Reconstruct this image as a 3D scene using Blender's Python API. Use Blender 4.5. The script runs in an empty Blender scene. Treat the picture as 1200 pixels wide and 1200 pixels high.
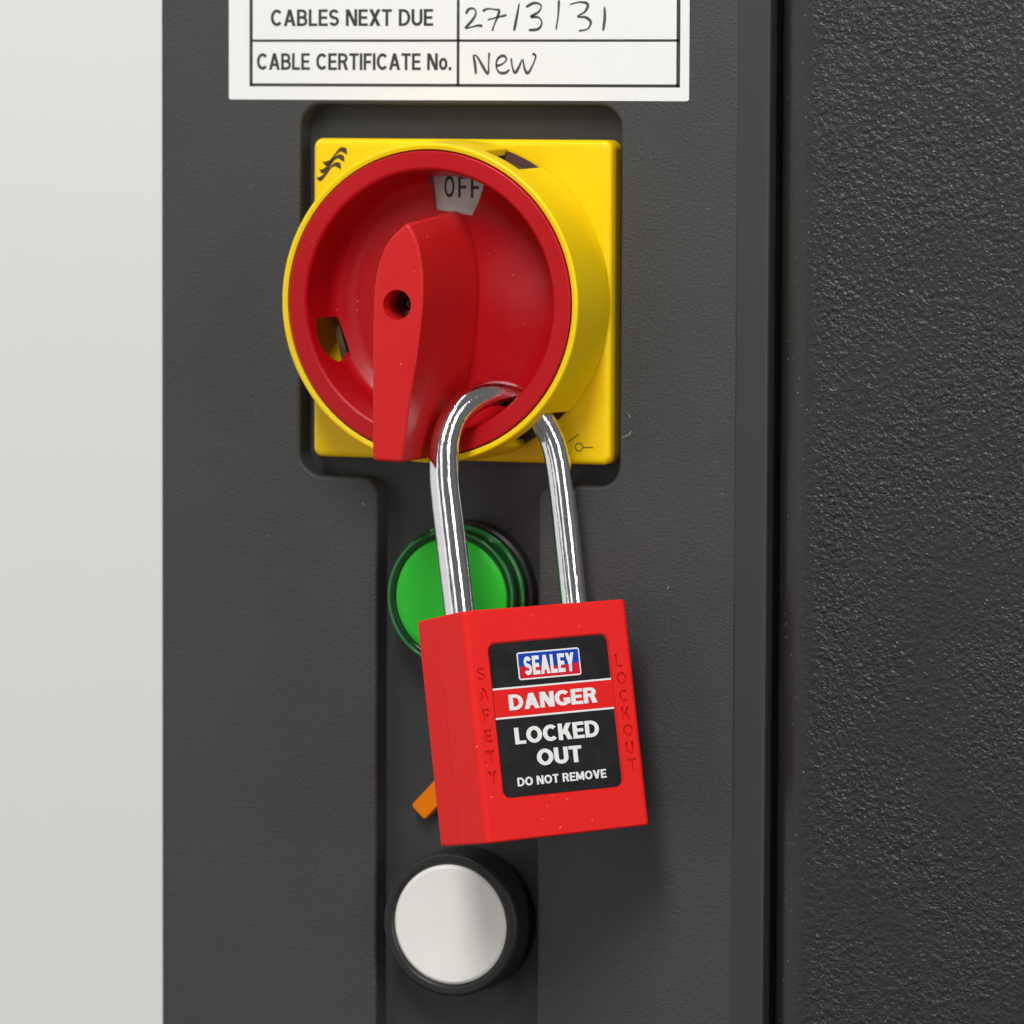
import bpy, bmesh, math, random
from mathutils import Matrix, Vector
MM = 0.001
scene = bpy.context.scene
col = scene.collection
random.seed(4)

# ------------------------------------------------------------ camera, world, lamps, exposure
cam_data = bpy.data.cameras.new("camera")
cam = bpy.data.objects.new("camera", cam_data); col.objects.link(cam)
Rv = Vector((0.930286, 0.366809, 0.004350)); Uv = Vector((-0.032177, 0.069781, 0.997043)); Dv = Vector((-0.365421, 0.927675, -0.076719))
m = Matrix((Rv, Uv, -Dv)).transposed().to_4x4()
m.translation = Vector((0.401782, -0.992279, 0.039424))
cam.matrix_world = m
cam_data.sensor_width = 36; cam_data.lens = 186.0
cam_data.clip_start = 0.05; cam_data.clip_end = 50
cam_data.dof.use_dof = True; cam_data.dof.focus_distance = 1.04; cam_data.dof.aperture_fstop = 20
scene.camera = cam

world = bpy.data.worlds.new("World"); scene.world = world; world.use_nodes = True
world.node_tree.nodes["Background"].inputs[0].default_value = (1.0, 0.995, 0.98, 1)
world.node_tree.nodes["Background"].inputs[1].default_value = 0.14

def lamp(name, loc, target, sx, sy, power, color=(1, 1, 1)):
    l = bpy.data.lights.new(name, 'AREA'); l.shape = 'RECTANGLE'; l.size = sx; l.size_y = sy
    l.energy = power; l.color = color
    o = bpy.data.objects.new(name, l); col.objects.link(o)
    o.location = loc
    o.rotation_euler = (Vector(target) - Vector(loc)).to_track_quat('-Z', 'Y').to_euler()
    return o
lamp("key_lamp", (0.09, -0.66, 0.61), (0, 0, -0.03), 0.15, 0.45, 6.7, (1.0, 0.99, 0.965))
lamp("left_softbox_lamp", (-1.15, -0.45, 0.10), (0.0, 0.0, 0.0), 1.5, 1.6, 5.0, (0.99, 0.995, 1.0))
lamp("added_top_strip", (0.1, -0.9, 1.45), (0, -0.6, 0.0), 0.12, 1.7, 4.0)  # added unseen strip overhead, draws highlight lines on the arch and plastics
lamp("added_right_strip", (1.25, -0.75, 0.25), (0, 0, 0.0), 0.26, 1.5, 8.0)  # added out of view to brighten the yellow housing's right side
lamp("added_front_strip", (-0.95, -1.55, 0.15), (0, 0, 0.0), 0.42, 1.6, 1.9)  # added strip out of view, gives the chrome something bright to reflect
lamp("added_front_strip", (0.05, -2.0, 0.15), (0, 0, 0.0), 0.50, 1.6, 3.4)  # second added strip, puts a soft pale band in the chrome
lamp("added_wall_light", (-0.75, -0.05, 0.95), (-0.35, 0.34, 0.0), 0.3, 0.3, 1.6)  # added out of view, only lifts the brightness of the background wall

scene.view_settings.view_transform = 'Standard'; scene.view_settings.look = 'None'
scene.view_settings.exposure = -0.06; scene.view_settings.gamma = 1.0
scene.render.engine = 'CYCLES'
scene.cycles.use_denoising = True
scene.cycles.max_bounces = 10

# ------------------------------------------------------------ materials
def mat(name, color, rough=0.5, metal=0.0, spec=0.5, coat=0.0, var=0.0, var_scale=60.0, bump=None, rough_var=0.0,
        emit=None, speck=None, trans=0.0, ior=1.45, stretch=(1, 1, 1)):
    """bump: list of (scale, strength, distance_mm, detail)"""
    M_ = bpy.data.materials.new(name); M_.use_nodes = True
    nt = M_.node_tree; N = nt.nodes; L = nt.links
    b = N["Principled BSDF"]
    b.inputs["Base Color"].default_value = (*color, 1); b.inputs["Roughness"].default_value = rough
    b.inputs["Metallic"].default_value = metal; b.inputs["Specular IOR Level"].default_value = spec
    b.inputs["Coat Weight"].default_value = coat; b.inputs["Transmission Weight"].default_value = trans
    b.inputs["IOR"].default_value = ior
    tc = N.new("ShaderNodeTexCoord"); mp = N.new("ShaderNodeMapping"); L.new(tc.outputs["Object"], mp.inputs[0])
    mp.inputs["Scale"].default_value = stretch
    if var or rough_var:
        n = N.new("ShaderNodeTexNoise"); n.inputs["Scale"].default_value = var_scale; n.inputs["Detail"].default_value = 6
        n.inputs["Roughness"].default_value = 0.65
        L.new(mp.outputs[0], n.inputs["Vector"])
        if var:
            mx = N.new("ShaderNodeMix"); mx.data_type = 'RGBA'
            mx.inputs[6].default_value = (*[c * (1 - var) for c in color], 1)
            mx.inputs[7].default_value = (*[min(1, c * (1 + var) + var * 0.01) for c in color], 1)
            L.new(n.outputs["Fac"], mx.inputs[0]); L.new(mx.outputs[2], b.inputs["Base Color"])
        if rough_var:
            mr = N.new("ShaderNodeMapRange"); mr.inputs[1].default_value = 0.3; mr.inputs[2].default_value = 0.7
            mr.inputs[3].default_value = max(0.02, rough - rough_var); mr.inputs[4].default_value = rough + rough_var
            L.new(n.outputs["Fac"], mr.inputs[0]); L.new(mr.outputs[0], b.inputs["Roughness"])
    if speck:   # dust and fine nicks in the surface
        sn = N.new("ShaderNodeTexNoise"); sn.inputs["Scale"].default_value = speck[0]; sn.inputs["Detail"].default_value = 1.0
        L.new(tc.outputs["Object"], sn.inputs["Vector"])
        sr = N.new("ShaderNodeMapRange"); sr.inputs[1].default_value = speck[1]; sr.inputs[2].default_value = speck[1] + 0.03; sr.inputs[4].default_value = speck[3]
        L.new(sn.outputs["Fac"], sr.inputs[0])
        sm_ = N.new("ShaderNodeMix"); sm_.data_type = 'RGBA'; sm_.inputs[7].default_value = (*speck[2], 1)
        if b.inputs["Base Color"].links: L.new(b.inputs["Base Color"].links[0].from_socket, sm_.inputs[6])
        else: sm_.inputs[6].default_value = (*color, 1)
        L.new(sr.outputs[0], sm_.inputs[0]); L.new(sm_.outputs[2], b.inputs["Base Color"])
    prev = None
    for (sc, st, dist, det) in (bump or []):
        n = N.new("ShaderNodeTexNoise"); n.inputs["Scale"].default_value = sc; n.inputs["Detail"].default_value = det
        L.new(mp.outputs[0], n.inputs["Vector"])
        bp = N.new("ShaderNodeBump"); bp.inputs["Strength"].default_value = st; bp.inputs["Distance"].default_value = dist * MM
        L.new(n.outputs["Fac"], bp.inputs["Height"])
        if prev: L.new(prev.outputs[0], bp.inputs["Normal"])
        prev = bp
    if prev: L.new(prev.outputs[0], b.inputs["Normal"])
    if emit:
        b.inputs["Emission Color"].default_value = (*emit[0], 1); b.inputs["Emission Strength"].default_value = emit[1]
    return M_

cover_m = mat("dark_grey_grained_plastic", (0.048, 0.0485, 0.0495), 0.50, spec=0.4, speck=(1800, 0.755, (0.28, 0.28, 0.28), 0.6), var=0.12, var_scale=45, rough_var=0.06,
              bump=[(1700, 1.0, 0.20, 3), (700, 0.25, 0.12, 2)], stretch=(0.75, 1, 1))
recess_m = mat("dark_grey_smooth_plastic", (0.038, 0.0385, 0.039), 0.45, spec=0.4, var=0.10, var_scale=50, rough_var=0.05, bump=[(2200, 0.15, 0.03, 2)])
trim_m = mat("dark_grey_trim_plastic", (0.040, 0.0405, 0.041), 0.42, spec=0.4, var=0.08, var_scale=40, rough_var=0.05)
black_m = mat("black_rubber", (0.006, 0.006, 0.006), 0.6)
wall_m = mat("white_painted_wall", (0.93, 0.925, 0.91), 0.8, var=0.03, var_scale=2.0, bump=[(300, 0.1, 0.3, 3)])
yellow_m = mat("yellow_moulded_plastic", (0.92, 0.60, 0.0), 0.40, spec=0.35, var=0.035, var_scale=70, rough_var=0.04, bump=[(900, 0.06, 0.05, 3)])
red_m = mat("deep_red_plastic", (0.43, 0.003, 0.007), 0.36, spec=0.32, speck=(1300, 0.775, (0.8, 0.3, 0.28), 0.45), var=0.08, var_scale=90, rough_var=0.08, bump=[(1300, 0.08, 0.04, 3)])
lever_m = mat("red_lever_plastic", (0.56, 0.010, 0.011), 0.44, spec=0.32, speck=(1200, 0.77, (0.85, 0.32, 0.28), 0.5), var=0.08, var_scale=120, rough_var=0.08, bump=[(1400, 0.10, 0.05, 4)])
lock_m = mat("bright_red_plastic", (0.78, 0.017, 0.015), 0.50, spec=0.16, speck=(1500, 0.775, (0.95, 0.35, 0.3), 0.5), var=0.05, var_scale=110, rough_var=0.05, bump=[(1600, 0.07, 0.04, 3)])
chrome_m = mat("chromed_steel", (0.82, 0.82, 0.83), 0.09, metal=1.0, rough_var=0.05, var_scale=900,
               bump=[(2300, 0.7, 0.045, 3), (600, 0.25, 0.05, 2)], stretch=(1, 1, 0.08))
label_m = mat("black_glossy_label", (0.011, 0.011, 0.012), 0.30, spec=0.3, var=0.2, var_scale=200, rough_var=0.08)
white_print = mat("white_print", (0.80, 0.80, 0.79), 0.45)
black_print = mat("black_print", (0.03, 0.028, 0.026), 0.6)
grey_print = mat("printed_table_ink", (0.035, 0.034, 0.033), 0.6)
brown_print = mat("black_print_on_yellow", (0.05, 0.028, 0.006), 0.6)
pen_m = mat("ballpoint_ink", (0.06, 0.06, 0.065), 0.5)
blue_print = mat("blue_print", (0.004, 0.05, 0.42), 0.5, spec=0.15)
red_print = mat("red_print", (0.62, 0.01, 0.03), 0.5, spec=0.15)
band_m = mat("red_band_print", (0.74, 0.014, 0.014), 0.5, spec=0.15)
paper_m = mat("white_paper", (0.765, 0.765, 0.76), 0.5, var=0.02, var_scale=30)
plaque_m = mat("off_white_plaque", (0.62, 0.60, 0.55), 0.5, var=0.08, var_scale=150)
green_m = mat("green_lens", (0.020, 0.40, 0.022), 0.42, var=0.08, var_scale=40, emit=((0.02, 0.55, 0.03), 0.10), spec=0.3)
green_glass_m = mat("dark_green_clear_plastic", (0.002, 0.035, 0.007), 0.10, coat=0.6)
green_edge_m = mat("green_clear_plastic_edge", (0.01, 0.16, 0.025), 0.12, coat=0.5)
white_cap_m = mat("off_white_button_plastic", (0.79, 0.775, 0.735), 0.52, spec=0.3, var=0.07, var_scale=75, rough_var=0.05)
bezel_m = mat("black_button_plastic", (0.016, 0.016, 0.017), 0.38, var=0.15, var_scale=90, rough_var=0.05)
orange_m = mat("orange_plastic", (0.80, 0.19, 0.0), 0.5, spec=0.15, var=0.06, var_scale=90)
sleeve_m = mat("brown_inner_plastic", (0.055, 0.016, 0.008), 0.35)
blued_m = mat("dull_brown_metal", (0.12, 0.09, 0.05), 0.4, metal=0.5, var=0.5, var_scale=300)
dark_metal_m = mat("dark_screw_metal", (0.10, 0.05, 0.06), 0.25, metal=0.9, bump=[(1500, 0.5, 0.2, 3)])

# yellow moulding lets a little light through
yb = yellow_m.node_tree.nodes["Principled BSDF"]
yb.inputs["Subsurface Weight"].default_value = 0.35; yb.inputs["Subsurface Scale"].default_value = 0.003
yb.inputs["Subsurface Radius"].default_value = (1.0, 0.7, 0.1)
# hazy reflection painted into the rotor floor's colour, right of the lever
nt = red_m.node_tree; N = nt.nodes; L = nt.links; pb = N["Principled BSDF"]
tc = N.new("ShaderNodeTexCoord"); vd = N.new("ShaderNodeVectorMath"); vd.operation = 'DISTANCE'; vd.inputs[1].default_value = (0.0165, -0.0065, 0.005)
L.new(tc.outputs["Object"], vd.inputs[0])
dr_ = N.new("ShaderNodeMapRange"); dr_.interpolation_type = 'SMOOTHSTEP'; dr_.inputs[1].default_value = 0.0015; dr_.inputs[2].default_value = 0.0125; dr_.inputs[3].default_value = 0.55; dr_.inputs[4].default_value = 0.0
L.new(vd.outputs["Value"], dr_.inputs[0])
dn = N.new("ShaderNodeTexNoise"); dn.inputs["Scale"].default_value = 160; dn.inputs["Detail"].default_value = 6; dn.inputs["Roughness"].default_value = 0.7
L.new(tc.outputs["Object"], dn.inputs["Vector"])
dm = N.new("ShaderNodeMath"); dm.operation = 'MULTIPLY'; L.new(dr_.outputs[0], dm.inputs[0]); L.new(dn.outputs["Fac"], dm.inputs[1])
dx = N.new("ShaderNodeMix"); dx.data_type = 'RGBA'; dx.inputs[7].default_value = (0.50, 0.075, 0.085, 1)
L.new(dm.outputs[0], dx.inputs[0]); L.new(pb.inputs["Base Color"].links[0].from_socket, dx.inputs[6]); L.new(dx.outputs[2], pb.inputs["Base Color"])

# coarse textured door: relief fades out on its rounded edge
door_m = mat("coarse_textured_dark_grey", (0.021, 0.0215, 0.022), 0.34, spec=0.5, speck=(1500, 0.75, (0.35, 0.35, 0.35), 0.6), var=0.10, var_scale=60, rough_var=0.04)
nt = door_m.node_tree; N = nt.nodes; L = nt.links
tc = N.new("ShaderNodeTexCoord"); sep = N.new("ShaderNodeSeparateXYZ"); L.new(tc.outputs["Object"], sep.inputs[0])
w = N.new("ShaderNodeTexNoise"); w.inputs["Scale"].default_value = 260; w.inputs["Detail"].default_value = 2
L.new(tc.outputs["Object"], w.inputs["Vector"])
mr = N.new("ShaderNodeMapRange"); mr.inputs[1].default_value = 0.0705; mr.inputs[2].default_value = 0.0785
mr.inputs[3].default_value = 0.04; mr.inputs[4].default_value = 1.0; mr.interpolation_type = 'SMOOTHSTEP'
addn = N.new("ShaderNodeMath"); addn.operation = 'MULTIPLY_ADD'; addn.inputs[1].default_value = 0.004; 
sub = N.new("ShaderNodeMath"); sub.operation = 'SUBTRACT'; sub.inputs[1].default_value = 0.5; L.new(w.outputs["Fac"], sub.inputs[0])
L.new(sub.outputs[0], addn.inputs[0]); L.new(sep.outputs[0], addn.inputs[2]); L.new(addn.outputs[0], mr.inputs[0])
n1 = N.new("ShaderNodeTexNoise"); n1.inputs["Scale"].default_value = 1000; n1.inputs["Detail"].default_value = 2.0; n1.inputs["Distortion"].default_value = 0.35
L.new(tc.outputs["Object"], n1.inputs["Vector"])
rp = N.new("ShaderNodeMapRange"); rp.interpolation_type = 'SMOOTHSTEP'; rp.inputs[1].default_value = 0.30; rp.inputs[2].default_value = 0.72
L.new(n1.outputs["Fac"], rp.inputs[0])
b1 = N.new("ShaderNodeBump"); b1.inputs["Distance"].default_value = 0.26 * MM
mst = N.new("ShaderNodeMath"); mst.operation = 'MULTIPLY'; mst.inputs[1].default_value = 1.0
vn = N.new("ShaderNodeTexNoise"); vn.inputs["Scale"].default_value = 45; vn.inputs["Detail"].default_value = 3
L.new(tc.outputs["Object"], vn.inputs["Vector"])
vr = N.new("ShaderNodeMapRange"); vr.inputs[1].default_value = 0.35; vr.inputs[2].default_value = 0.65; vr.inputs[3].default_value = 0.5; vr.inputs[4].default_value = 1.15
L.new(vn.outputs["Fac"], vr.inputs[0]); L.new(vr.outputs[0], mst.inputs[1])
L.new(mr.outputs[0], mst.inputs[0]); L.new(mst.outputs[0], b1.inputs["Strength"]); L.new(rp.outputs[0], b1.inputs["Height"])
n2 = N.new("ShaderNodeTexNoise"); n2.inputs["Scale"].default_value = 1900; n2.inputs["Detail"].default_value = 3
L.new(tc.outputs["Object"], n2.inputs["Vector"])
b2 = N.new("ShaderNodeBump"); b2.inputs["Distance"].default_value = 0.05 * MM; b2.inputs["Strength"].default_value = 0.25
L.new(n2.outputs["Fac"], b2.inputs["Height"]); L.new(b1.outputs[0], b2.inputs["Normal"])
L.new(b2.outputs[0], N["Principled BSDF"].inputs["Normal"])

# ------------------------------------------------------------ helpers
def link(name, me, material, parent=None, smooth=math.radians(35), weighted=True):
    o = bpy.data.objects.new(name, me); col.objects.link(o)
    if material is not None and not me.materials: me.materials.append(material)
    if smooth is not None:
        me.shade_smooth(); me.set_sharp_from_angle(angle=smooth)
        if weighted:
            wn = o.modifiers.new("weighted_normal", 'WEIGHTED_NORMAL'); wn.keep_sharp = True
    if parent is not None: o.parent = parent
    return o
def tag(o, label=None, cat=None, group=None, kind=None):
    if label: o['label'] = label
    if cat: o['category'] = cat
    if group: o['group'] = group
    if kind: o['kind'] = kind
    return o
def empty(name, label, cat, matrix=None):
    o = bpy.data.objects.new(name, None); col.objects.link(o); o.empty_display_size = 0.01
    if matrix is not None: o.matrix_world = matrix
    return tag(o, label, cat)
def rrect(x0, z0, x1, z1, r, n=6):
    pts = []
    for cx, cz, a0 in ((x1 - r, z1 - r, 0), (x0 + r, z1 - r, 90), (x0 + r, z0 + r, 180), (x1 - r, z0 + r, 270)):
        for i in range(n + 1):
            a = math.radians(a0 + 90 * i / n); pts.append((cx + r * math.cos(a), cz + r * math.sin(a)))
    return pts
def round_poly(pts, rad, n=6):
    out = []; k = len(pts)
    for i in range(k):
        p0, p1, p2 = Vector(pts[i - 1]), Vector(pts[i]), Vector(pts[(i + 1) % k])
        r = rad[i] if isinstance(rad, (list, tuple)) else rad
        if r <= 0: out.append(tuple(p1)); continue
        a = (p0 - p1).normalized(); b = (p2 - p1).normalized()
        ang = a.angle(b)
        if abs(ang - math.pi) < 0.02: out.append(tuple(p1)); continue
        t = min(r / math.tan(ang / 2), (p0 - p1).length * .49, (p2 - p1).length * .49); r2 = t * math.tan(ang / 2)
        c = p1 + (a + b).normalized() * (r2 / math.sin(ang / 2))
        s = p1 + a * t - c; e = p1 + b * t - c
        d = s.angle_signed(e)
        for j in range(n + 1):
            v = s.copy(); v.rotate(Matrix.Rotation(-d * j / n, 2)); out.append(tuple(c + v))
    return out
def prism_mesh(name, outline, yf, yb, bevel=0.0, holes=(), seg=4):
    """outline in (x, z) mm; front face at y=yf, back at y=yb (yb > yf); both rims rounded by bevel"""
    cu = bpy.data.curves.new(name, 'CURVE'); cu.dimensions = '2D'; cu.fill_mode = 'BOTH'
    for pl in [outline] + list(holes):
        s = cu.splines.new('POLY'); s.points.add(len(pl) - 1)
        for p, q in zip(s.points, pl): p.co = (q[0], q[1], 0, 1)
        s.use_cyclic_u = True
    half = (yb - yf) / 2
    cu.extrude = half - bevel; cu.bevel_depth = bevel; cu.bevel_resolution = seg; cu.offset = -bevel
    ob = bpy.data.objects.new(name, cu); col.objects.link(ob)
    dg = bpy.context.evaluated_depsgraph_get(); dg.update()
    me = bpy.data.meshes.new_from_object(ob.evaluated_get(dg))
    bpy.data.objects.remove(ob); bpy.data.curves.remove(cu)
    mid = (yf + yb) / 2
    for v in me.vertices:
        x, y, z = v.co; v.co = (x * MM, (mid - z) * MM, y * MM)
    bm = bmesh.new(); bm.from_mesh(me); bmesh.ops.remove_doubles(bm, verts=bm.verts, dist=2e-7)
    bmesh.ops.recalc_face_normals(bm, faces=bm.faces); bm.to_mesh(me); bm.free()
    me.materials.clear()
    me.name = name
    return me
def prism(name, outline, yf, yb, material, parent=None, bevel=0.0, holes=(), smooth=math.radians(35)):
    return link(name, prism_mesh(name, outline, yf, yb, bevel, holes), material, parent, smooth)
def circle(r, cx=0, cz=0, n=96):
    return [(cx + r * math.cos(2 * math.pi * i / n), cz + r * math.sin(2 * math.pi * i / n)) for i in range(n)]
def lathe_mesh(name, prof, n=128, cx=0, cz=0):
    """prof: closed loop of (r, y) mm turned round the y axis through (cx, cz)"""
    bm = bmesh.new(); rings = []
    for r, y in prof:
        if r <= 1e-6: rings.append([bm.verts.new((cx * MM, y * MM, cz * MM))])
        else: rings.append([bm.verts.new(((cx + r * math.cos(2 * math.pi * i / n)) * MM, y * MM, (cz + r * math.sin(2 * math.pi * i / n)) * MM)) for i in range(n)])
    k = len(rings)
    closed = not (len(rings[0]) == 1 and len(rings[-1]) == 1)
    for j in range(k if closed else k - 1):
        a, b = rings[j], rings[(j + 1) % k]
        for i in range(n):
            i2 = (i + 1) % n
            if len(a) == 1 and len(b) == 1: continue
            if len(a) == 1: bm.faces.new((a[0], b[i2], b[i]))
            elif len(b) == 1: bm.faces.new((a[i], a[i2], b[0]))
            else: bm.faces.new((a[i], a[i2], b[i2], b[i]))
    bmesh.ops.recalc_face_normals(bm, faces=bm.faces)
    me = bpy.data.meshes.new(name); bm.to_mesh(me); bm.free(); return me
def fillet_prof(pts, rads, n=5):
    """round corners of an open profile"""
    out = [pts[0]]
    for i in range(1, len(pts) - 1):
        r = rads[i]
        if r <= 0: out.append(pts[i]); continue
        p0, p1, p2 = Vector(pts[i - 1]), Vector(pts[i]), Vector(pts[i + 1])
        a = (p0 - p1).normalized(); b = (p2 - p1).normalized(); ang = a.angle(b)
        t = min(r / math.tan(ang / 2), (p0 - p1).length * .49, (p2 - p1).length * .49); r2 = t * math.tan(ang / 2)
        c = p1 + (a + b).normalized() * (r2 / math.sin(ang / 2)); s = p1 + a * t - c; e = p1 + b * t - c; d = s.angle_signed(e)
        for j in range(n + 1):
            v = s.copy(); v.rotate(Matrix.Rotation(-d * j / n, 2)); out.append(tuple(c + v))
    out.append(pts[-1]); return out
def boolean_cut(me, cutters, solver='EXACT'):
    a = bpy.data.objects.new("tmp", me); col.objects.link(a); obs = []
    bm = bmesh.new()
    for c in cutters:
        o = bpy.data.objects.new("tmpc", c); col.objects.link(o); obs.append(o)
        md = a.modifiers.new("b", 'BOOLEAN'); md.operation = 'DIFFERENCE'; md.solver = solver; md.object = o
    dg = bpy.context.evaluated_depsgraph_get(); dg.update()
    r = bpy.data.meshes.new_from_object(a.evaluated_get(dg))
    for o in obs: bpy.data.objects.remove(o)
    bpy.data.objects.remove(a); bm.free(); r.materials.clear(); r.name = me.name
    return r
def cyl_mesh(name, p0, p1, r, n=32):
    p0 = Vector(p0) * MM; p1 = Vector(p1) * MM; bm = bmesh.new()
    bmesh.ops.create_cone(bm, cap_ends=True, segments=n, radius1=r * MM, radius2=r * MM, depth=(p1 - p0).length,
                          matrix=Matrix.Translation((p0 + p1) / 2) @ (p1 - p0).to_track_quat('Z', 'Y').to_matrix().to_4x4())
    me = bpy.data.meshes.new(name); bm.to_mesh(me); bm.free(); return me
def tube_mesh(name, pts, radii, n=40):
    bm = bmesh.new(); P = [Vector(p) * MM for p in pts]; rings = []
    nrm = Vector((0, 1, 0))
    for i, p in enumerate(P):
        t = (P[min(i + 1, len(P) - 1)] - P[max(i - 1, 0)]).normalized()
        a = (nrm - t * nrm.dot(t)).normalized(); b = t.cross(a)
        rings.append([bm.verts.new(p + (a * math.cos(2 * math.pi * j / n) + b * math.sin(2 * math.pi * j / n)) * radii[i] * MM) for j in range(n)])
    for i in range(len(rings) - 1):
        for j in range(n): bm.faces.new((rings[i][j], rings[i][(j + 1) % n], rings[i + 1][(j + 1) % n], rings[i + 1][j]))
    bm.faces.new(rings[0]); bm.faces.new(rings[-1][::-1])
    bmesh.ops.recalc_face_normals(bm, faces=bm.faces)
    me = bpy.data.meshes.new(name); bm.to_mesh(me); bm.free(); return me
def catmull(pts, n=10):
    out = []; P = [Vector(p) for p in pts]; P = [P[0] * 2 - P[1]] + P + [P[-1] * 2 - P[-2]]
    for i in range(1, len(P) - 2):
        for j in range(n):
            t = j / n; a, b, c, d = P[i - 1], P[i], P[i + 1], P[i + 2]
            out.append(0.5 * ((2 * b) + (c - a) * t + (2 * a - 5 * b + 4 * c - d) * t * t + (3 * b - a - 3 * c + d) * t ** 3))
    out.append(P[-2]); return out
# drawn sans letters: every letter is a set of bars, slants and arcs (x 0..w, y 0..1), t = stroke weight
def _bar(x0, y0, x1, y1): return [[(x0, y0), (x1, y0), (x1, y1), (x0, y1)]]
def _slant(x0, y0, x1, y1, tw): return [[(x0, y0), (x0 + tw, y0), (x1 + tw, y1), (x1, y1)]]
def _arc(cx, cy, rx, ry, a0, a1, t, n=18):
    out = []
    for i in range(n):
        a, b = (math.radians(a0 + (a1 - a0) * k / n) for k in (i, i + 1))
        out.append([(cx + rx * math.cos(a), cy + ry * math.sin(a)), (cx + rx * math.cos(b), cy + ry * math.sin(b)),
                    (cx + (rx - t) * math.cos(b), cy + (ry - t) * math.sin(b)), (cx + (rx - t) * math.cos(a), cy + (ry - t) * math.sin(a))])
    return out
def _bowl(y0, y1, xe, t, th, rx=None):
    ry = (y1 - y0) / 2; rx = rx or min(ry * 1.05, xe * .6)
    return [_bar(t * .5, y1 - th, xe - rx, y1), _bar(t * .5, y0, xe - rx, y0 + th), _arc(xe - rx, y0 + ry, rx, ry, -90, 90, (t + th) / 2)]
def glyph(ch, t):
    th = t * .88; tw = t * 1.12
    if ch == ' ': return .28, []
    if ch == '.': return t, [_bar(0, 0, t, t)]
    if ch == 'A':
        w = .78; return w, [_slant(0, 0, w / 2 - tw / 2, 1, tw), _slant(w - tw, 0, w / 2 - tw / 2, 1, tw), _bar(w * .2, .22, w * .8, .22 + th)]
    if ch == 'B': return .68, [_bar(0, 0, t, 1)] + _bowl(.5 - th / 2 + .02, 1, .64, t, th) + _bowl(0, .5 + th / 2 + .02, .68, t, th)
    if ch == 'C': return .76, [_arc(.40, .5, .40, .5, 42, 318, t, 28)]
    if ch == 'D': return .73, [_bar(0, 0, t, 1)] + _bowl(0, 1, .73, t, th, .42)
    if ch == 'E': return .60, [_bar(0, 0, t, 1), _bar(t * .5, 0, .60, th), _bar(t * .5, 1 - th, .59, 1), _bar(t * .5, .5 - th / 2, .55, .5 + th / 2)]
    if ch == 'F': return .56, [_bar(0, 0, t, 1), _bar(t * .5, 1 - th, .56, 1), _bar(t * .5, .5 - th / 2 - .02, .51, .5 + th / 2 - .02)]
    if ch == 'G': return .80, [_arc(.41, .5, .41, .5, 42, 330, t, 28), _bar(.80 - t, .12, .80, .5), _bar(.44, .5 - th, .80, .5)]
    if ch == 'I': return t, [_bar(0, 0, t, 1)]
    if ch == 'K': return .72, [_bar(0, 0, t, 1), _slant(t * .5, .34, .72 - tw * 1.12, 1, tw * 1.06), _slant(.74 - tw * 1.1, 0, t * .75 + .08, .62, tw * .98)]
    if ch == 'L': return .56, [_bar(0, 0, t, 1), _bar(t * .5, 0, .56, th)]
    if ch == 'M': return .86, [_bar(0, 0, t * .95, 1), _bar(.86 - t * .95, 0, .86, 1), _slant(.43 - tw / 2, .12, 0, 1, tw), _slant(.43 - tw / 2, .12, .86 - tw, 1, tw)]
    if ch == 'N': return .73, [_bar(0, 0, t, 1), _bar(.73 - t, 0, .73, 1), _slant(.73 - tw * 1.1, 0, 0, 1, tw * 1.1)]
    if ch == 'O': return .82, [_arc(.41, .5, .41, .5, 0, 360, t, 40)]
    if ch == 'P': return .66, [_bar(0, 0, t, 1)] + _bowl(.42, 1, .66, t, th)
    if ch == 'R': return .70, [_bar(0, 0, t, 1)] + _bowl(.42, 1, .66, t, th) + [_slant(.70 - tw * 1.05, 0, .30, .5, tw * 1.02)]
    if ch == 'S':
        r = (1 + th) / 4; return .64, [_arc(.32, 1 - r, .32, r, 22, 270, th * 1.06, 22), _arc(.32, r, .32, r, 90, -158, th * 1.06, 22)]
    if ch == 'T': return .64, [_bar(.32 - t / 2, 0, .32 + t / 2, 1), _bar(0, 1 - th, .64, 1)]
    if ch == 'U': return .70, [_bar(0, .34, t, 1), _bar(.70 - t, .34, .70, 1), _arc(.35, .35, .35, .35, 180, 360, t, 20)]
    if ch == 'V': return .76, [_slant(.38 - tw / 2, 0, 0, 1, tw), _slant(.38 - tw / 2, 0, .76 - tw, 1, tw)]
    if ch == 'X': return .74, [_slant(0, 0, .74 - tw * 1.1, 1, tw * 1.1), _slant(.74 - tw * 1.1, 0, 0, 1, tw * 1.1)]
    if ch == 'Y': return .74, [_bar(.37 - t / 2, 0, .37 + t / 2, .46), _slant(.37 - tw / 2, .40, 0, 1, tw), _slant(.37 - tw / 2, .40, .74 - tw, 1, tw)]
    if ch == 'o': return .58, [_arc(.29, .37, .29, .37, 0, 360, t * .95, 32)]
    raise ValueError(ch)
def letter_polys(s, box, weight, gap=.11):
    """strokes of the lettering s, scaled to fill box = (x0, z0, x1, z1)"""
    x = 0; strokes = []
    for i, ch in enumerate(s):
        w, pr = glyph(ch, weight)
        for stroke in pr: strokes.append([[(x + a, b) for a, b in q] for q in stroke])
        x += w + gap
    x -= gap
    sx = (box[2] - box[0]) / x; sz = box[3] - box[1]
    return [[[(box[0] + a * sx, box[1] + b * sz) for a, b in q] for q in st] for st in strokes]
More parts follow.
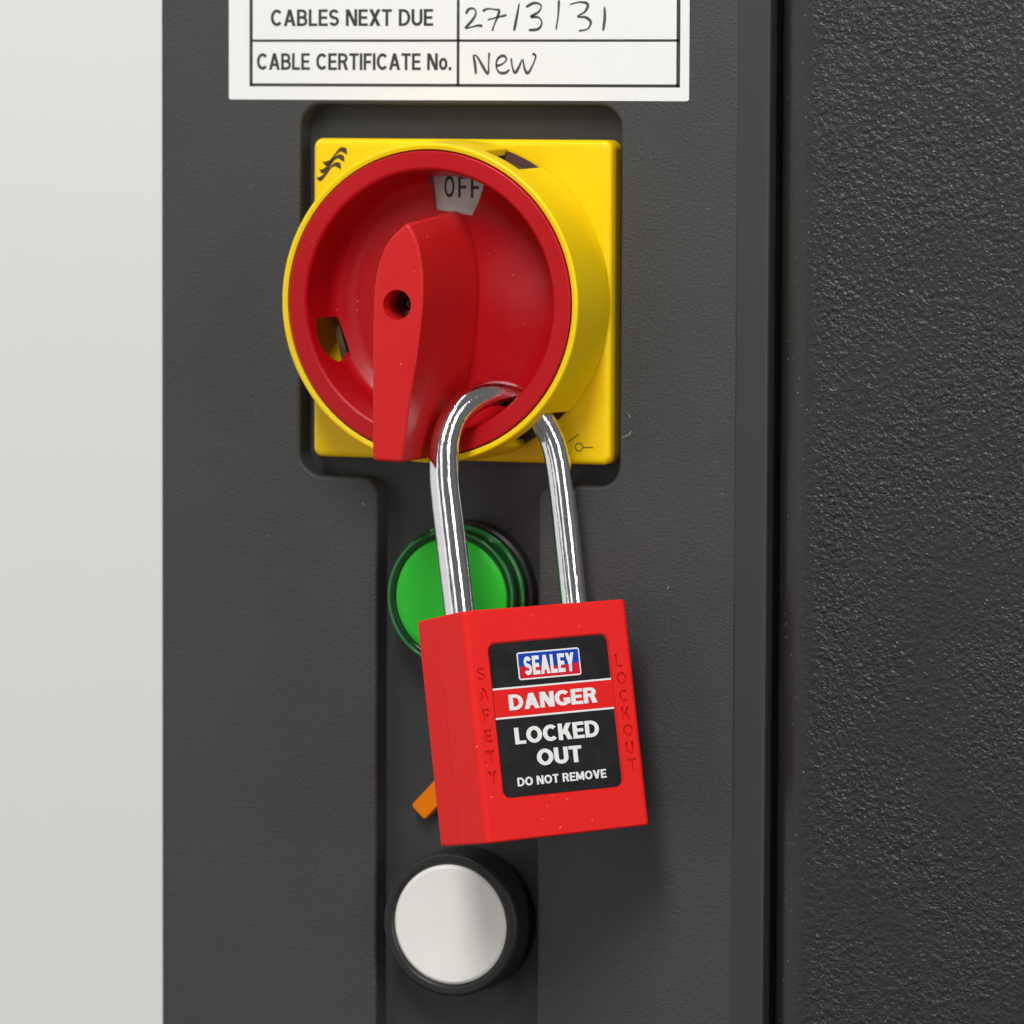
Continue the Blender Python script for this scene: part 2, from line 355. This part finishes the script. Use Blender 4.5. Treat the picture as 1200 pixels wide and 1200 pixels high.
def text_mesh(name, s, box, yf, weight=.2, gap=.11):
    bm = bmesh.new()
    for k, st in enumerate(letter_polys(s, box, weight, gap)):
        y = yf - 0.0035 * (k % 5)
        for q in st:
            a = [bm.verts.new((p[0] * MM, y * MM, p[1] * MM)) for p in q]
            bm.faces.new(a)
    bmesh.ops.remove_doubles(bm, verts=bm.verts, dist=1e-8)
    bmesh.ops.recalc_face_normals(bm, faces=bm.faces)
    geo = bmesh.ops.extrude_face_region(bm, geom=bm.faces[:])
    bmesh.ops.translate(bm, verts=[v for v in geo['geom'] if isinstance(v, bmesh.types.BMVert)], vec=(0, 0.03 * MM, 0))
    bmesh.ops.recalc_face_normals(bm, faces=bm.faces)
    me = bpy.data.meshes.new(name); bm.to_mesh(me); bm.free(); return me
def text(name, s, box, yf, material, parent, **k):
    return link(name, text_mesh(name, s, box, yf, **k), material, parent, smooth=None)
def letter_cutters(ch, box, y0, y1, weight):
    out = []
    for k, st in enumerate(letter_polys(ch, box, weight)):
        bm = bmesh.new(); e = 0.013 * k
        for q in st:
            bm.faces.new([bm.verts.new((p[0] * MM, (y0) * MM, p[1] * MM)) for p in q])
        bmesh.ops.remove_doubles(bm, verts=bm.verts, dist=1e-7)
        geo = bmesh.ops.extrude_face_region(bm, geom=bm.faces[:])
        bmesh.ops.translate(bm, verts=[v for v in geo['geom'] if isinstance(v, bmesh.types.BMVert)], vec=(0, (y1 - y0 + e) * MM, 0))
        bmesh.ops.recalc_face_normals(bm, faces=bm.faces)
        me = bpy.data.meshes.new("cutter"); bm.to_mesh(me); bm.free(); out.append(me)
    return out
def ribbon_mesh(name, strokes, yf, width, thick=0.015, taper=False):
    """flat pen or print strokes: list of polylines in (x, z) mm; width number or list per stroke"""
    bm = bmesh.new()
    for si, st in enumerate(strokes):
        P = [Vector(p) for p in st]
        ws = width[si] if isinstance(width, list) else width
        L_, R_ = [], []
        for i, p in enumerate(P):
            t = (P[min(i + 1, len(P) - 1)] - P[max(i - 1, 0)]).normalized(); nn = Vector((-t.y, t.x))
            w_ = (ws[i] if isinstance(ws, (list, tuple)) else ws) / 2
            L_.append(p + nn * w_); R_.append(p - nn * w_)
        f = [(bm.verts.new((a.x * MM, yf * MM, a.y * MM)), bm.verts.new((b.x * MM, yf * MM, b.y * MM)),
              bm.verts.new((a.x * MM, (yf + thick) * MM, a.y * MM)), bm.verts.new((b.x * MM, (yf + thick) * MM, b.y * MM))) for a, b in zip(L_, R_)]
        for a, b in zip(f, f[1:]):
            bm.faces.new((a[0], b[0], b[1], a[1])); bm.faces.new((a[0], a[2], b[2], b[0])); bm.faces.new((a[1], b[1], b[3], a[3]))
    bmesh.ops.recalc_face_normals(bm, faces=bm.faces)
    me = bpy.data.meshes.new(name); bm.to_mesh(me); bm.free(); return me

# ------------------------------------------------------------ setting: wall, cabinet panels
bm = bmesh.new()
vs = [bm.verts.new(p) for p in ((-1.6, 0.34, -1.2), (0.9, 0.34, -1.2), (0.9, 0.34, 1.2), (-1.6, 0.34, 1.2))]
bm.faces.new(vs); me = bpy.data.meshes.new("wall"); bm.to_mesh(me); bm.free()
tag(link("wall", me, wall_m, smooth=None), "plain white wall out of focus at the left behind the cabinet", kind='structure')

Z0, Z1 = -230, 150
ap = round_poly([(-36.0, 39.4), (-36.0, -36.6), (-18.8, -36.6), (-18.8, Z0 + 12), (16.6, Z0 + 12), (16.6, -37.0), (33.9, -37.0), (33.9, 39.4)],
                [4.6, 5.0, 3.6, 2, 2, 3.0, 4.6, 4.6])
tag(prism("front_panel", [(-67.4, Z0), (60.5, Z0), (60.5, Z1), (-67.4, Z1)], 0, 6.0, cover_m, bevel=0.75, holes=[ap]),
    "grained dark grey front panel with a cut-out round the rotary switch", kind='structure')
bx = prism("recessed_panel", [(-64, Z0 + 4), (57, Z0 + 4), (57, Z1 - 4), (-64, Z1 - 4)], 5.6, 9.0, recess_m, bevel=0.3)
# the recessed panel sits inside the front panel's opening
tag(bx, "smooth dark grey panel sunk behind the cut-out", kind='structure')
tag(prism("edge_strip", [(58.2, Z0 - 2), (65.3, Z0 - 2), (65.3, Z1 + 2), (58.2, Z1 + 2)], -0.32, 26.0, trim_m, bevel=0.95),
    "smooth dark grey vertical strip along the right edge of the front panel", kind='structure')
tag(prism("gap_seal", [(65.2, Z0), (69.5, Z0), (69.5, Z1), (65.2, Z1)], 14.0, 26.0, black_m, bevel=0.3),
    "black seal deep in the gap beside the textured door", kind='structure')
tag(prism("textured_door", [(65.75, Z0), (190, Z0), (190, Z1), (65.75, Z1)], -0.6, 24.0, door_m, bevel=8.4, smooth=math.radians(60)),
    "coarse textured dark grey door with a rounded vertical edge", kind='structure')
tag(prism("cabinet_body", [(-66.9, Z0), (186, Z0), (186, Z1), (-66.9, Z1)], 26.1, 160, trim_m, bevel=0.8),
    "dark grey cabinet body behind the panels", kind='structure')

# ------------------------------------------------------------ paper certificate label
lab = prism("paper_label", rrect(-51.9, 40.3, 48.3, 92, 0.5), -0.13, -0.01, paper_m)
tag(lab, "white paper label printed CABLES NEXT DUE with handwritten date, above the yellow switch", "label")
y_ = -0.15
lines = [[(-46.9, 43.3), (46.2, 43.3)], [(-46.9, 52.3), (46.2, 52.3)], [(-46.9, 61.6), (46.2, 61.6)], [(-46.9, 43.0), (-46.9, 88)], [(-1.15, 43.3), (-1.15, 88)], [(46.0, 43.0), (46.0, 88)]]
link("table_lines", ribbon_mesh("table_lines", lines, y_, [0.62, 0.5, 0.5, 0.72, 0.6, 0.8]), grey_print, lab, smooth=None)
text("lettering", "CABLES NEXT DUE", (-42.5, 55.25, -6.6, 58.65), y_, grey_print, lab, weight=0.185, gap=.08)
text("lettering", "CABLE CERTIFICATE No.", (-45.6, 46.35, -2.6, 49.75), y_, grey_print, lab, weight=0.185, gap=.08)
def pen(pts):
    o = []
    for cx, cy in pts:
        px = 260 + cx * .4667; py = cy * .4667
        o.append((-1.1 + (px - 537) * 0.1826, 52.4 + (47 - py) * 0.1705))
    return [tuple(v) for v in catmull([(a, b, 0) for a, b in o], 6)]
def pen2(pts): return [(v[0], v[1]) for v in pen(pts)]
date = [[(612, 35), (620, 23), (633, 22), (638, 34), (628, 52), (612, 70), (626, 68), (645, 64), (655, 66)],
        [(655, 28), (668, 22), (688, 24), (697, 27), (692, 45), (684, 64), (680, 78)], [(668, 50), (690, 44), (716, 38)],
        [(748, 8), (742, 42), (735, 78)], [(765, 18), (785, 8), (803, 13), (797, 30), (778, 42), (797, 44), (805, 58), (796, 73), (772, 76)],
        [(848, 0), (846, 40), (841, 75)], [(875, 12), (900, 6), (920, 11), (914, 29), (895, 42), (915, 44), (928, 56), (920, 73), (898, 78)],
        [(962, 18), (963, 45), (959, 78)]]
new = [[(639, 187), (636, 160), (633, 140), (642, 143), (655, 165), (669, 186), (671, 160), (672, 132)],
       [(688, 166), (704, 162), (716, 150), (708, 140), (694, 148), (690, 166), (698, 182), (714, 183), (724, 174)],
       [(728, 146), (731, 168), (738, 183), (748, 168), (757, 150), (762, 172), (770, 184), (782, 165), (790, 142), (782, 134)]]
for nm, grp in (("handwriting", date), ("handwriting", new)):
    strk = [pen2(s) for s in grp]
    wid = [[(0.48 + 0.14 * math.sin(i * 0.31 + k * 1.7)) * (0.55 if i in (0, len(q) - 1) else 1) for i in range(len(q))] for k, q in enumerate(strk)]
    link(nm, ribbon_mesh(nm, strk, y_, wid), pen_m, lab, smooth=None)

# ------------------------------------------------------------ rotary isolator switch
sw = empty("rotary_switch", "red and yellow rotary isolator switch turned to OFF with a padlock through its rim", "switch")
plate = prism("mounting_plate", rrect(-32.5, -32.5, 32.4, 32.5, 1.9, 8), -1.5, 5.4, yellow_m, sw, bevel=1.25)
def wpt(cx, cy):   # wave mark drawn on a 6x enlargement of the plate corner, in mm
    px = 320 + cx / 6; py = 150 + cy / 6
    return (-31.446 + (px - 372) * 0.189, 30.442 - (py - 174) * 0.1749)
waves = [[(350, 238), (375, 250), (405, 232), (440, 185), (475, 152), (502, 158), (520, 188)],
         [(326, 290), (350, 304), (385, 275), (428, 222), (462, 200), (484, 210), (500, 240)],
         [(306, 345), (330, 358), (362, 332), (405, 278), (438, 256), (460, 262), (478, 290)]]
wst, wwd = [], []
for wv in waves:
    c = catmull([(*wpt(*p), 0) for p in wv], 6); wst.append([(v[0], v[1]) for v in c]); n = len(c) - 1
    prof = [0.08, 1.0, 0.6, 0.35, 0.8, 1.15, 0.08]
    wwd.append([prof[min(int(i / 6), 5)] * (1 - (i % 6) / 6) + prof[min(int(i / 6) + 1, 6)] * ((i % 6) / 6) if i < n else 0.05 for i in range(n + 1)])
link("wave_mark", ribbon_mesh("wave_mark", wst, -1.52, wwd), brown_print, plate, smooth=None)
cs = [(25.9 + 0.8 * math.cos(a), -29.0 + 0.8 * math.sin(a)) for a in [2 * math.pi * i / 24 for i in range(25)]]
link("switch_symbol", ribbon_mesh("switch_symbol", [cs, [(26.7, -29.05), (28.9, -29.0)], [(23.5, -28.1), (25.8, -26.4)], [(23.4, -29.8), (23.9, -30.4)]], -1.52, 0.2), brown_print, plate, smooth=None)

def sector_cutter(a0, a1, r0, r1, y0, y1):
    pts = [(r1 * math.cos(math.radians(a0 + (a1 - a0) * i / 8)), r1 * math.sin(math.radians(a0 + (a1 - a0) * i / 8))) for i in range(9)]
    pts += [(r0 * math.cos(math.radians(a1 + (a0 - a1) * i / 8)), r0 * math.sin(math.radians(a1 + (a0 - a1) * i / 8))) for i in range(9)]
    return prism_mesh("cutter", pts, y0, y1)
hp = fillet_prof([(30.9, -2.2), (30.6, -18.2), (31.85, -18.6), (32.35, -1.7)], [0, 0.05, 0.9, 0], 6)
hm = lathe_mesh("dial_housing", hp, 192)
hm = boolean_cut(hm, [sector_cutter(56.5, 71.5, 29, 34, -14.2, -1.72), sector_cutter(-63, -42.5, 29, 34, -14.2, -1.72)])
link("dial_housing", hm, yellow_m, sw)

rp_ = fillet_prof([(30.35, -16.6), (30.3, -18.5), (26.4, -18.5), (25.1, -8.6), (21.5, -6.7), (0.0, -6.5)], [0, 0.35, 1.0, 2.6, 6, 0], 10)
rp_ = rp_ + [(0.0, -5.4)] + [(22.6, -5.4), (25.6, -7.0), (27.4, -15.5), (28.0, -16.6)]
rm = lathe_mesh("rotor", rp_, 192)
win = prism_mesh("cutter", [(-4.35, 27.3), (-3.6, 18.4), (4.6, 17.2), (9.8, 27.3)], -9.5, -4.0)
def pol(r, a): return (r * math.cos(math.radians(a)), r * math.sin(math.radians(a)))
bm = bmesh.new(); bmesh.ops.create_uvsphere(bm, u_segments=40, v_segments=24, radius=5.7 * MM, matrix=Matrix.Translation(Vector((-23.6, -10.6, -6.9)) * MM))
sph = bpy.data.meshes.new("cutter"); bm.to_mesh(sph); bm.free()
hole_l = boolean_cut(sph, [prism_mesh("cutter", [(-35, -3.5), (-15, -3.5), (-15, 5), (-35, 5)], -25, 5),
                           prism_mesh("cutter", [(-24.6, -2), (-20.6, -12.8), (-19.9, -15), (-10, -15), (-10, -2)], -25, 5)])
hx = cyl_mesh("cutter", (14.5, -14.2, -18.7), (22.5, -6.6, -24.5), 3.6)
rm = boolean_cut(rm, [win, hole_l, hx])
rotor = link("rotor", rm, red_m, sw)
rotor['label'] = "red dished rotor with flat outer rim"

slv = lathe_mesh("inner_sleeve", [(29.4, -16.3), (30.3, -16.3), (30.3, -9.0), (30.65, -8.8), (30.65, -8.0), (30.3, -7.8), (30.3, -2.3), (31.9, -2.0), (31.9, -1.62), (29.4, -1.62)], 160)
slv = boolean_cut(slv, [cyl_mesh("cutter", (14.5, -14.2, -18.7), (24.0, -5.2, -25.6), 3.6), sector_cutter(176, 214, 27, 33, -20, -1.0)])
link("inner_sleeve", slv, sleeve_m, sw)
prism("latch_bar", [(-26.4, -3.4), (-25.2, -3.4), (-22.4, -13.4), (-24.0, -13.4)], -5.8, -1.6, blued_m, sw, bevel=0.2)
# base boss seen through the openings
link("contact_ring", lathe_mesh("contact_ring", [(20, -1.6), (20, -4.6), (24.2, -4.8), (24.2, -1.6)], 96), blued_m, sw)
plq = prism("off_plaque", rrect(-5.2, 15.5, 9.6, 26.6, 0.4), -5.25, -1.6, plaque_m, sw, bevel=0.1)
for i, (a, b) in enumerate([((-1.95, 20.8), (0.25, 25.2)), ((1.05, 20.8), (2.95, 25.2)), ((3.8, 20.75), (5.7, 25.15))]):
    text("lettering", "OFF"[i], (a[0], a[1], b[0], b[1]), -5.28, black_print, plq, weight=0.16)

def sm(pts, n=7): return [(v[0], v[1]) for v in catmull([(a, b, 0) for a, b in pts], n)]
lev = [(-4.4, -30.5), (1.9, -30.7), (2.6, -26.6), (3.5, -18.9)]
lev = round_poly([(-4.4, -20)] + lev[:2] + [(2.5, -26.6)], [0, 0.9, 0.9, 0], 5)[1:-1]
right = sm([(2.5, -26.6), (3.5, -18.9), (5.05, -10.1), (6.1, -1.3), (6.35, 4.2), (6.0, 8.8), (5.0, 12.9), (3.5, 15.8)])
left = sm([(2.5, 16.1), (0.8, 14.6), (-1.5, 12.1), (-3.4, 7.4), (-4.2, 1.6), (-4.4, -6.3)])
lev = lev + right + left + [(-4.4, -18)]
lm = prism_mesh("lever", lev, -36.4, -6.0, bevel=0.7)
for v in lm.vertices:   # the head of the lever grows a little taller towards the dish
    if v.co.z > 0:
        fr = (v.co.y / MM + 36.4) / 30.4; v.co.z *= 1 + 0.13 * fr; v.co.x -= 1.2 * MM * fr * (v.co.z / MM / 16) ** 2
lm = boolean_cut(lm, [cyl_mesh("cutter", (0.85, -38, 0.3), (0.85, -26, 0.3), 2.95, 40)])
lever = link("lever", lm, lever_m, sw)
scr = lathe_mesh("screw", [(0, -29.2), (1.0, -29.2), (1.3, -29.8), (2.6, -29.6), (2.85, -29.0), (2.85, -26.1), (0, -26.1)], 32, 0.85, 0.3)
link("screw", scr, dark_metal_m, lever)

# ------------------------------------------------------------ green pilot light and white push button
GX, GZ = -0.7, -60.2
gl = empty("pilot_light", "round green indicator light in a dark green clear collar, half hidden by the padlock shackle", "indicator light")
link("base_ring", lathe_mesh("base_ring", fillet_prof([(0, 5.3), (15.3, 5.3), (15.3, 2.6), (14.2, 2.0), (12.0, 1.8), (0, 1.8)], [0, 0, .5, .5, 0, 0]), 128, GX, GZ), bezel_m, gl)
link("collar", lathe_mesh("collar", fillet_prof([(12.25, 2.2), (14.6, 2.2), (14.5, 0.6), (14.1, 0.2), (14.1, -3.3), (13.75, -4.3), (12.35, -4.3), (12.25, 2.0)], [0, .3, .3, .3, .5, .6, .15, 0]), 128, GX, GZ), green_glass_m, gl)
link("collar_edge", lathe_mesh("collar_edge", fillet_prof([(13.2, -4.2), (13.2, -4.5), (13.75, -4.5), (13.75, -4.2)], [0, .12, .12, 0]), 128, GX, GZ), green_edge_m, gl)
link("collar_edge", lathe_mesh("collar_edge", fillet_prof([(14.0, 0.1), (14.75, -0.1), (14.75, -0.9), (14.0, -1.1)], [0, .12, .12, 0]), 128, GX, GZ), green_edge_m, gl)
link("lens", lathe_mesh("lens", fillet_prof([(12.15, 1.9), (12.15, -4.05), (11.0, -4.55), (6, -4.85), (0, -4.95)], [0, .5, 1, 3, 0]) + [(0, 1.9)], 128, GX, GZ), green_m, gl)
link("collar_notch", prism_mesh("collar_notch", [(GX - 8.2, GZ + 11.3), (GX - 4.6, GZ + 12.7), (GX - 4.9, GZ + 13.6), (GX - 8.7, GZ + 12.1)], -4.75, -3.5, 0.1), green_glass_m, gl)

BX, BZ = -0.5, -126.9
wb = empty("push_button", "round off-white push button in a black ring at the foot of the recessed panel", "push button")
link("bezel", lathe_mesh("bezel", fillet_prof([(12.4, 5.3), (14.9, 5.3), (14.7, -4.0), (14.3, -4.7), (12.9, -4.7), (12.4, -4.2), (12.4, 5.2)], [0, 0, .5, .5, .4, .3, 0]), 128, BX, BZ), bezel_m, wb)
link("cap", lathe_mesh("cap", fillet_prof([(12.3, 5.2), (12.3, -4.2), (11.7, -4.7), (6, -4.5), (0, -4.4)], [0, .4, .6, 5, 0]) + [(0, 5.2)], 128, BX, BZ), white_cap_m, wb)

# ------------------------------------------------------------ orange selector lever behind the padlock
oc = Vector((0.0, -94.2)); od = Vector((-1, -1.05)).normalized(); on = Vector((-od.y, od.x))
def op(u, v): p = oc + od * u + on * v; return (p.x, p.y)
sel = empty("selector_lever", "small orange diagonal pointer poking out behind the padlock's lower left side", "selector")
prism("pointer", round_poly([op(-6, -2.05), op(15.4, -2.05), op(15.4, 2.05), op(-6, 2.05)], 0.6), 2.6, 5.5, orange_m, sel, bevel=0.25)
link("hub", lathe_mesh("hub", fillet_prof([(0, 5.5), (7.2, 5.5), (7.0, 3.4), (0, 3.2)], [0, 0, .5, 0]), 64, oc.x, oc.y), bezel_m, sel)

# ------------------------------------------------------------ padlock
LM = Matrix(((0.64287, -0.75077, -0.15184), (0.76527, 0.63802, 0.08538), (0.03278, -0.17109, 0.98471))).to_4x4()
LM.translation = Vector((24.683, -23.2, -82.388)) * MM
pad = empty("padlock", "red safety padlock with a black DANGER label and chrome shackle hanging from the switch", "padlock", LM)
W, H, T = 36.64, 45.5, 20.42
bm = bmesh.new()
def hh(x, y): return H / 2 - (0.284 if x > 0 else 0) - (0.37 if y > 0 else 0)
vv = {}
for sx in (-1, 1):
    for sy in (-1, 1):
        for sz in (-1, 1): vv[sx, sy, sz] = bm.verts.new((sx * W / 2 * MM, sy * T / 2 * MM, sz * hh(sx, sy) * MM))
for f in ([(-1, -1, -1), (1, -1, -1), (1, -1, 1), (-1, -1, 1)], [(-1, 1, -1), (-1, 1, 1), (1, 1, 1), (1, 1, -1)], [(-1, -1, -1), (-1, -1, 1), (-1, 1, 1), (-1, 1, -1)],
          [(1, -1, -1), (1, 1, -1), (1, 1, 1), (1, -1, 1)], [(-1, -1, 1), (1, -1, 1), (1, 1, 1), (-1, 1, 1)], [(-1, -1, -1), (-1, 1, -1), (1, 1, -1), (1, -1, -1)]):
    bm.faces.new([vv[k] for k in f])
bmesh.ops.recalc_face_normals(bm, faces=bm.faces)
ved = [e for e in bm.edges if abs((e.verts[0].co - e.verts[1].co).z) > 0.03]
bmesh.ops.bevel(bm, geom=ved, offset=1.15 * MM, segments=5, affect='EDGES', profile=0.5)
hed = [e for e in bm.edges if len(e.link_faces) == 2 and e.calc_face_angle(0) > 1.2]
bmesh.ops.bevel(bm, geom=hed, offset=0.55 * MM, segments=3, affect='EDGES', profile=0.5)
me = bpy.data.meshes.new("body"); bm.to_mesh(me); bm.free()
FY = -T / 2
cut = [prism_mesh("cutter", rrect(-13.75, -14.65, 13.35, 16.15, 1.7), FY - 1, FY + 0.35)]
sides = [("S", -15.75, 10.2), ("A", -15.65, 6.15), ("F", -15.6, 2.1), ("E", -15.6, -1.95), ("T", -15.6, -6.0), ("Y", -15.6, -10.05),
         ("L", 15.05, 10.4), ("O", 15.3, 6.85), ("C", 15.3, 3.35), ("K", 15.4, -0.1), ("O", 15.5, -3.5), ("U", 15.5, -6.95), ("T", 15.6, -10.3)]
for ch, x, z in sides:
    hw = {"S": .85, "A": 1.05, "F": .75, "E": .8, "T": .95, "Y": 1.0, "L": .75, "O": 1.1, "C": 1.0, "K": .95, "U": .9}[ch]
    cut += letter_cutters(ch, (x - hw, z - 1.25, x + hw, z + 1.25), FY - 0.6, FY + 0.45, 0.19)
cut.append(prism_mesh("cutter", [(-W / 2 - 1, -30), (-W / 2 + 0.09, -30), (-W / 2 + 0.09, 30), (-W / 2 - 1, 30)], 1.1, 1.32))
bme = boolean_cut(me, cut)
body = link("body", bme, lock_m, pad, smooth=math.radians(28))

PTS = [(-12.4, 17), (-12.4, 23.4), (-12.5, 34), (-12.6, 43), (-12.55, 50.5), (-11.4, 57.5), (-7.4, 63.2), (-0.8, 66.0), (5.2, 65.0), (9.6, 61.6), (12.1, 57.0), (13.1, 52.6), (13.4, 47), (13.5, 36), (13.5, 23.5), (13.5, 17)]
RAD = [3.02, 3.02, 3.05, 3.07, 3.02, 2.9, 2.72, 2.6, 2.58, 2.58, 2.58, 2.58, 2.58, 2.58, 2.58, 2.58]
path = catmull([(x, 2.5, z) for x, z in PTS], 10)
rr = [v.x for v in catmull([(r, 0, 0) for r in RAD], 10)]
link("shackle", tube_mesh("shackle", path, rr, 48), chrome_m, pad, smooth=math.radians(60), weighted=False)
LY = FY + 0.22
wl = prism("warning_label", rrect(-13.45, -14.3, 13.05, 15.85, 1.5), LY, LY + 0.12, label_m, pad)
prism("danger_band", [(-13.43, 1.35), (13.03, 1.35), (13.03, 6.85), (-13.43, 6.85)], LY - 0.02, LY + 0.05, band_m, wl)
prism("white_line", [(-13.44, 6.8), (13.04, 6.8), (13.04, 7.15), (-13.44, 7.15)], LY - 0.03, LY + 0.05, white_print, wl)
prism("white_line", [(-13.44, 1.03), (13.04, 1.03), (13.04, 1.38), (-13.44, 1.38)], LY - 0.03, LY + 0.05, white_print, wl)
TY = LY - 0.045
text("lettering", "DANGER", (-10.2, 2.6, 9.5, 5.65), TY, white_print, wl, weight=0.225, gap=.045)
text("lettering", "LOCKED", (-9.7, -4.1, 9.15, -0.85), TY, white_print, wl, weight=0.225, gap=.045)
text("lettering", "OUT", (-5.3, -8.7, 4.75, -5.45), TY, white_print, wl, weight=0.225, gap=.045)
text("lettering", "DO NOT REMOVE", (-10.15, -12.3, 9.75, -10.6), TY, white_print, wl, weight=0.205, gap=.07)
prism("logo_border", rrect(-7.4, 8.3, 6.6, 13.75, 0.5), LY - 0.02, LY + 0.05, white_print, wl)
edge = [(-7.12 + 13.44 * i / 20, 10.75 + 0.25 * math.sin(i / 20 * 6.0 + 0.6) * (1 if i < 14 else 0.6)) for i in range(21)]
prism("logo_blue_field", [(-7.12, 13.47)] + edge + [(6.32, 13.47)], LY - 0.03, LY + 0.05, blue_print, wl)
prism("logo_red_field", [(6.32, 8.58), (-7.12, 8.58)][::-1] + [(p[0], p[1] - 0.0) for p in edge][::-1] , LY - 0.032, LY + 0.05, red_print, wl)
text("logo_lettering", "SEALEY", (-6.0, 9.15, 5.25, 12.85), LY - 0.055, white_print, wl, weight=0.24, gap=.07)

# lint caught on the textured plastic
lint_m = mat("pale_lint", (0.55, 0.54, 0.52), 0.8)
fp = bpy.data.objects["front_panel"]; dr = bpy.data.objects["textured_door"]
for par, pts, yy in ((fp, [(34.6, -26.9), (35.3, -26.6), (36.0, -26.3), (36.5, -25.6)], -0.1), (fp, [(35.9, -22.2), (36.3, -22.8)], -0.1), (fp, [(-22.0, -41.8), (-21.6, -42.3)], -0.1), (dr, [(78.3, -16.0), (79.0, -16.4), (79.8, -16.1)], -0.75), (fp, [(44.4, -57.0), (44.8, -56.4)], -0.1)):
    c = [tuple(v) for v in catmull([(p[0], yy, p[1]) for p in pts], 5)]
    link("lint_fibre", tube_mesh("lint_fibre", c, [0.045] * len(c), 6), lint_m, par)
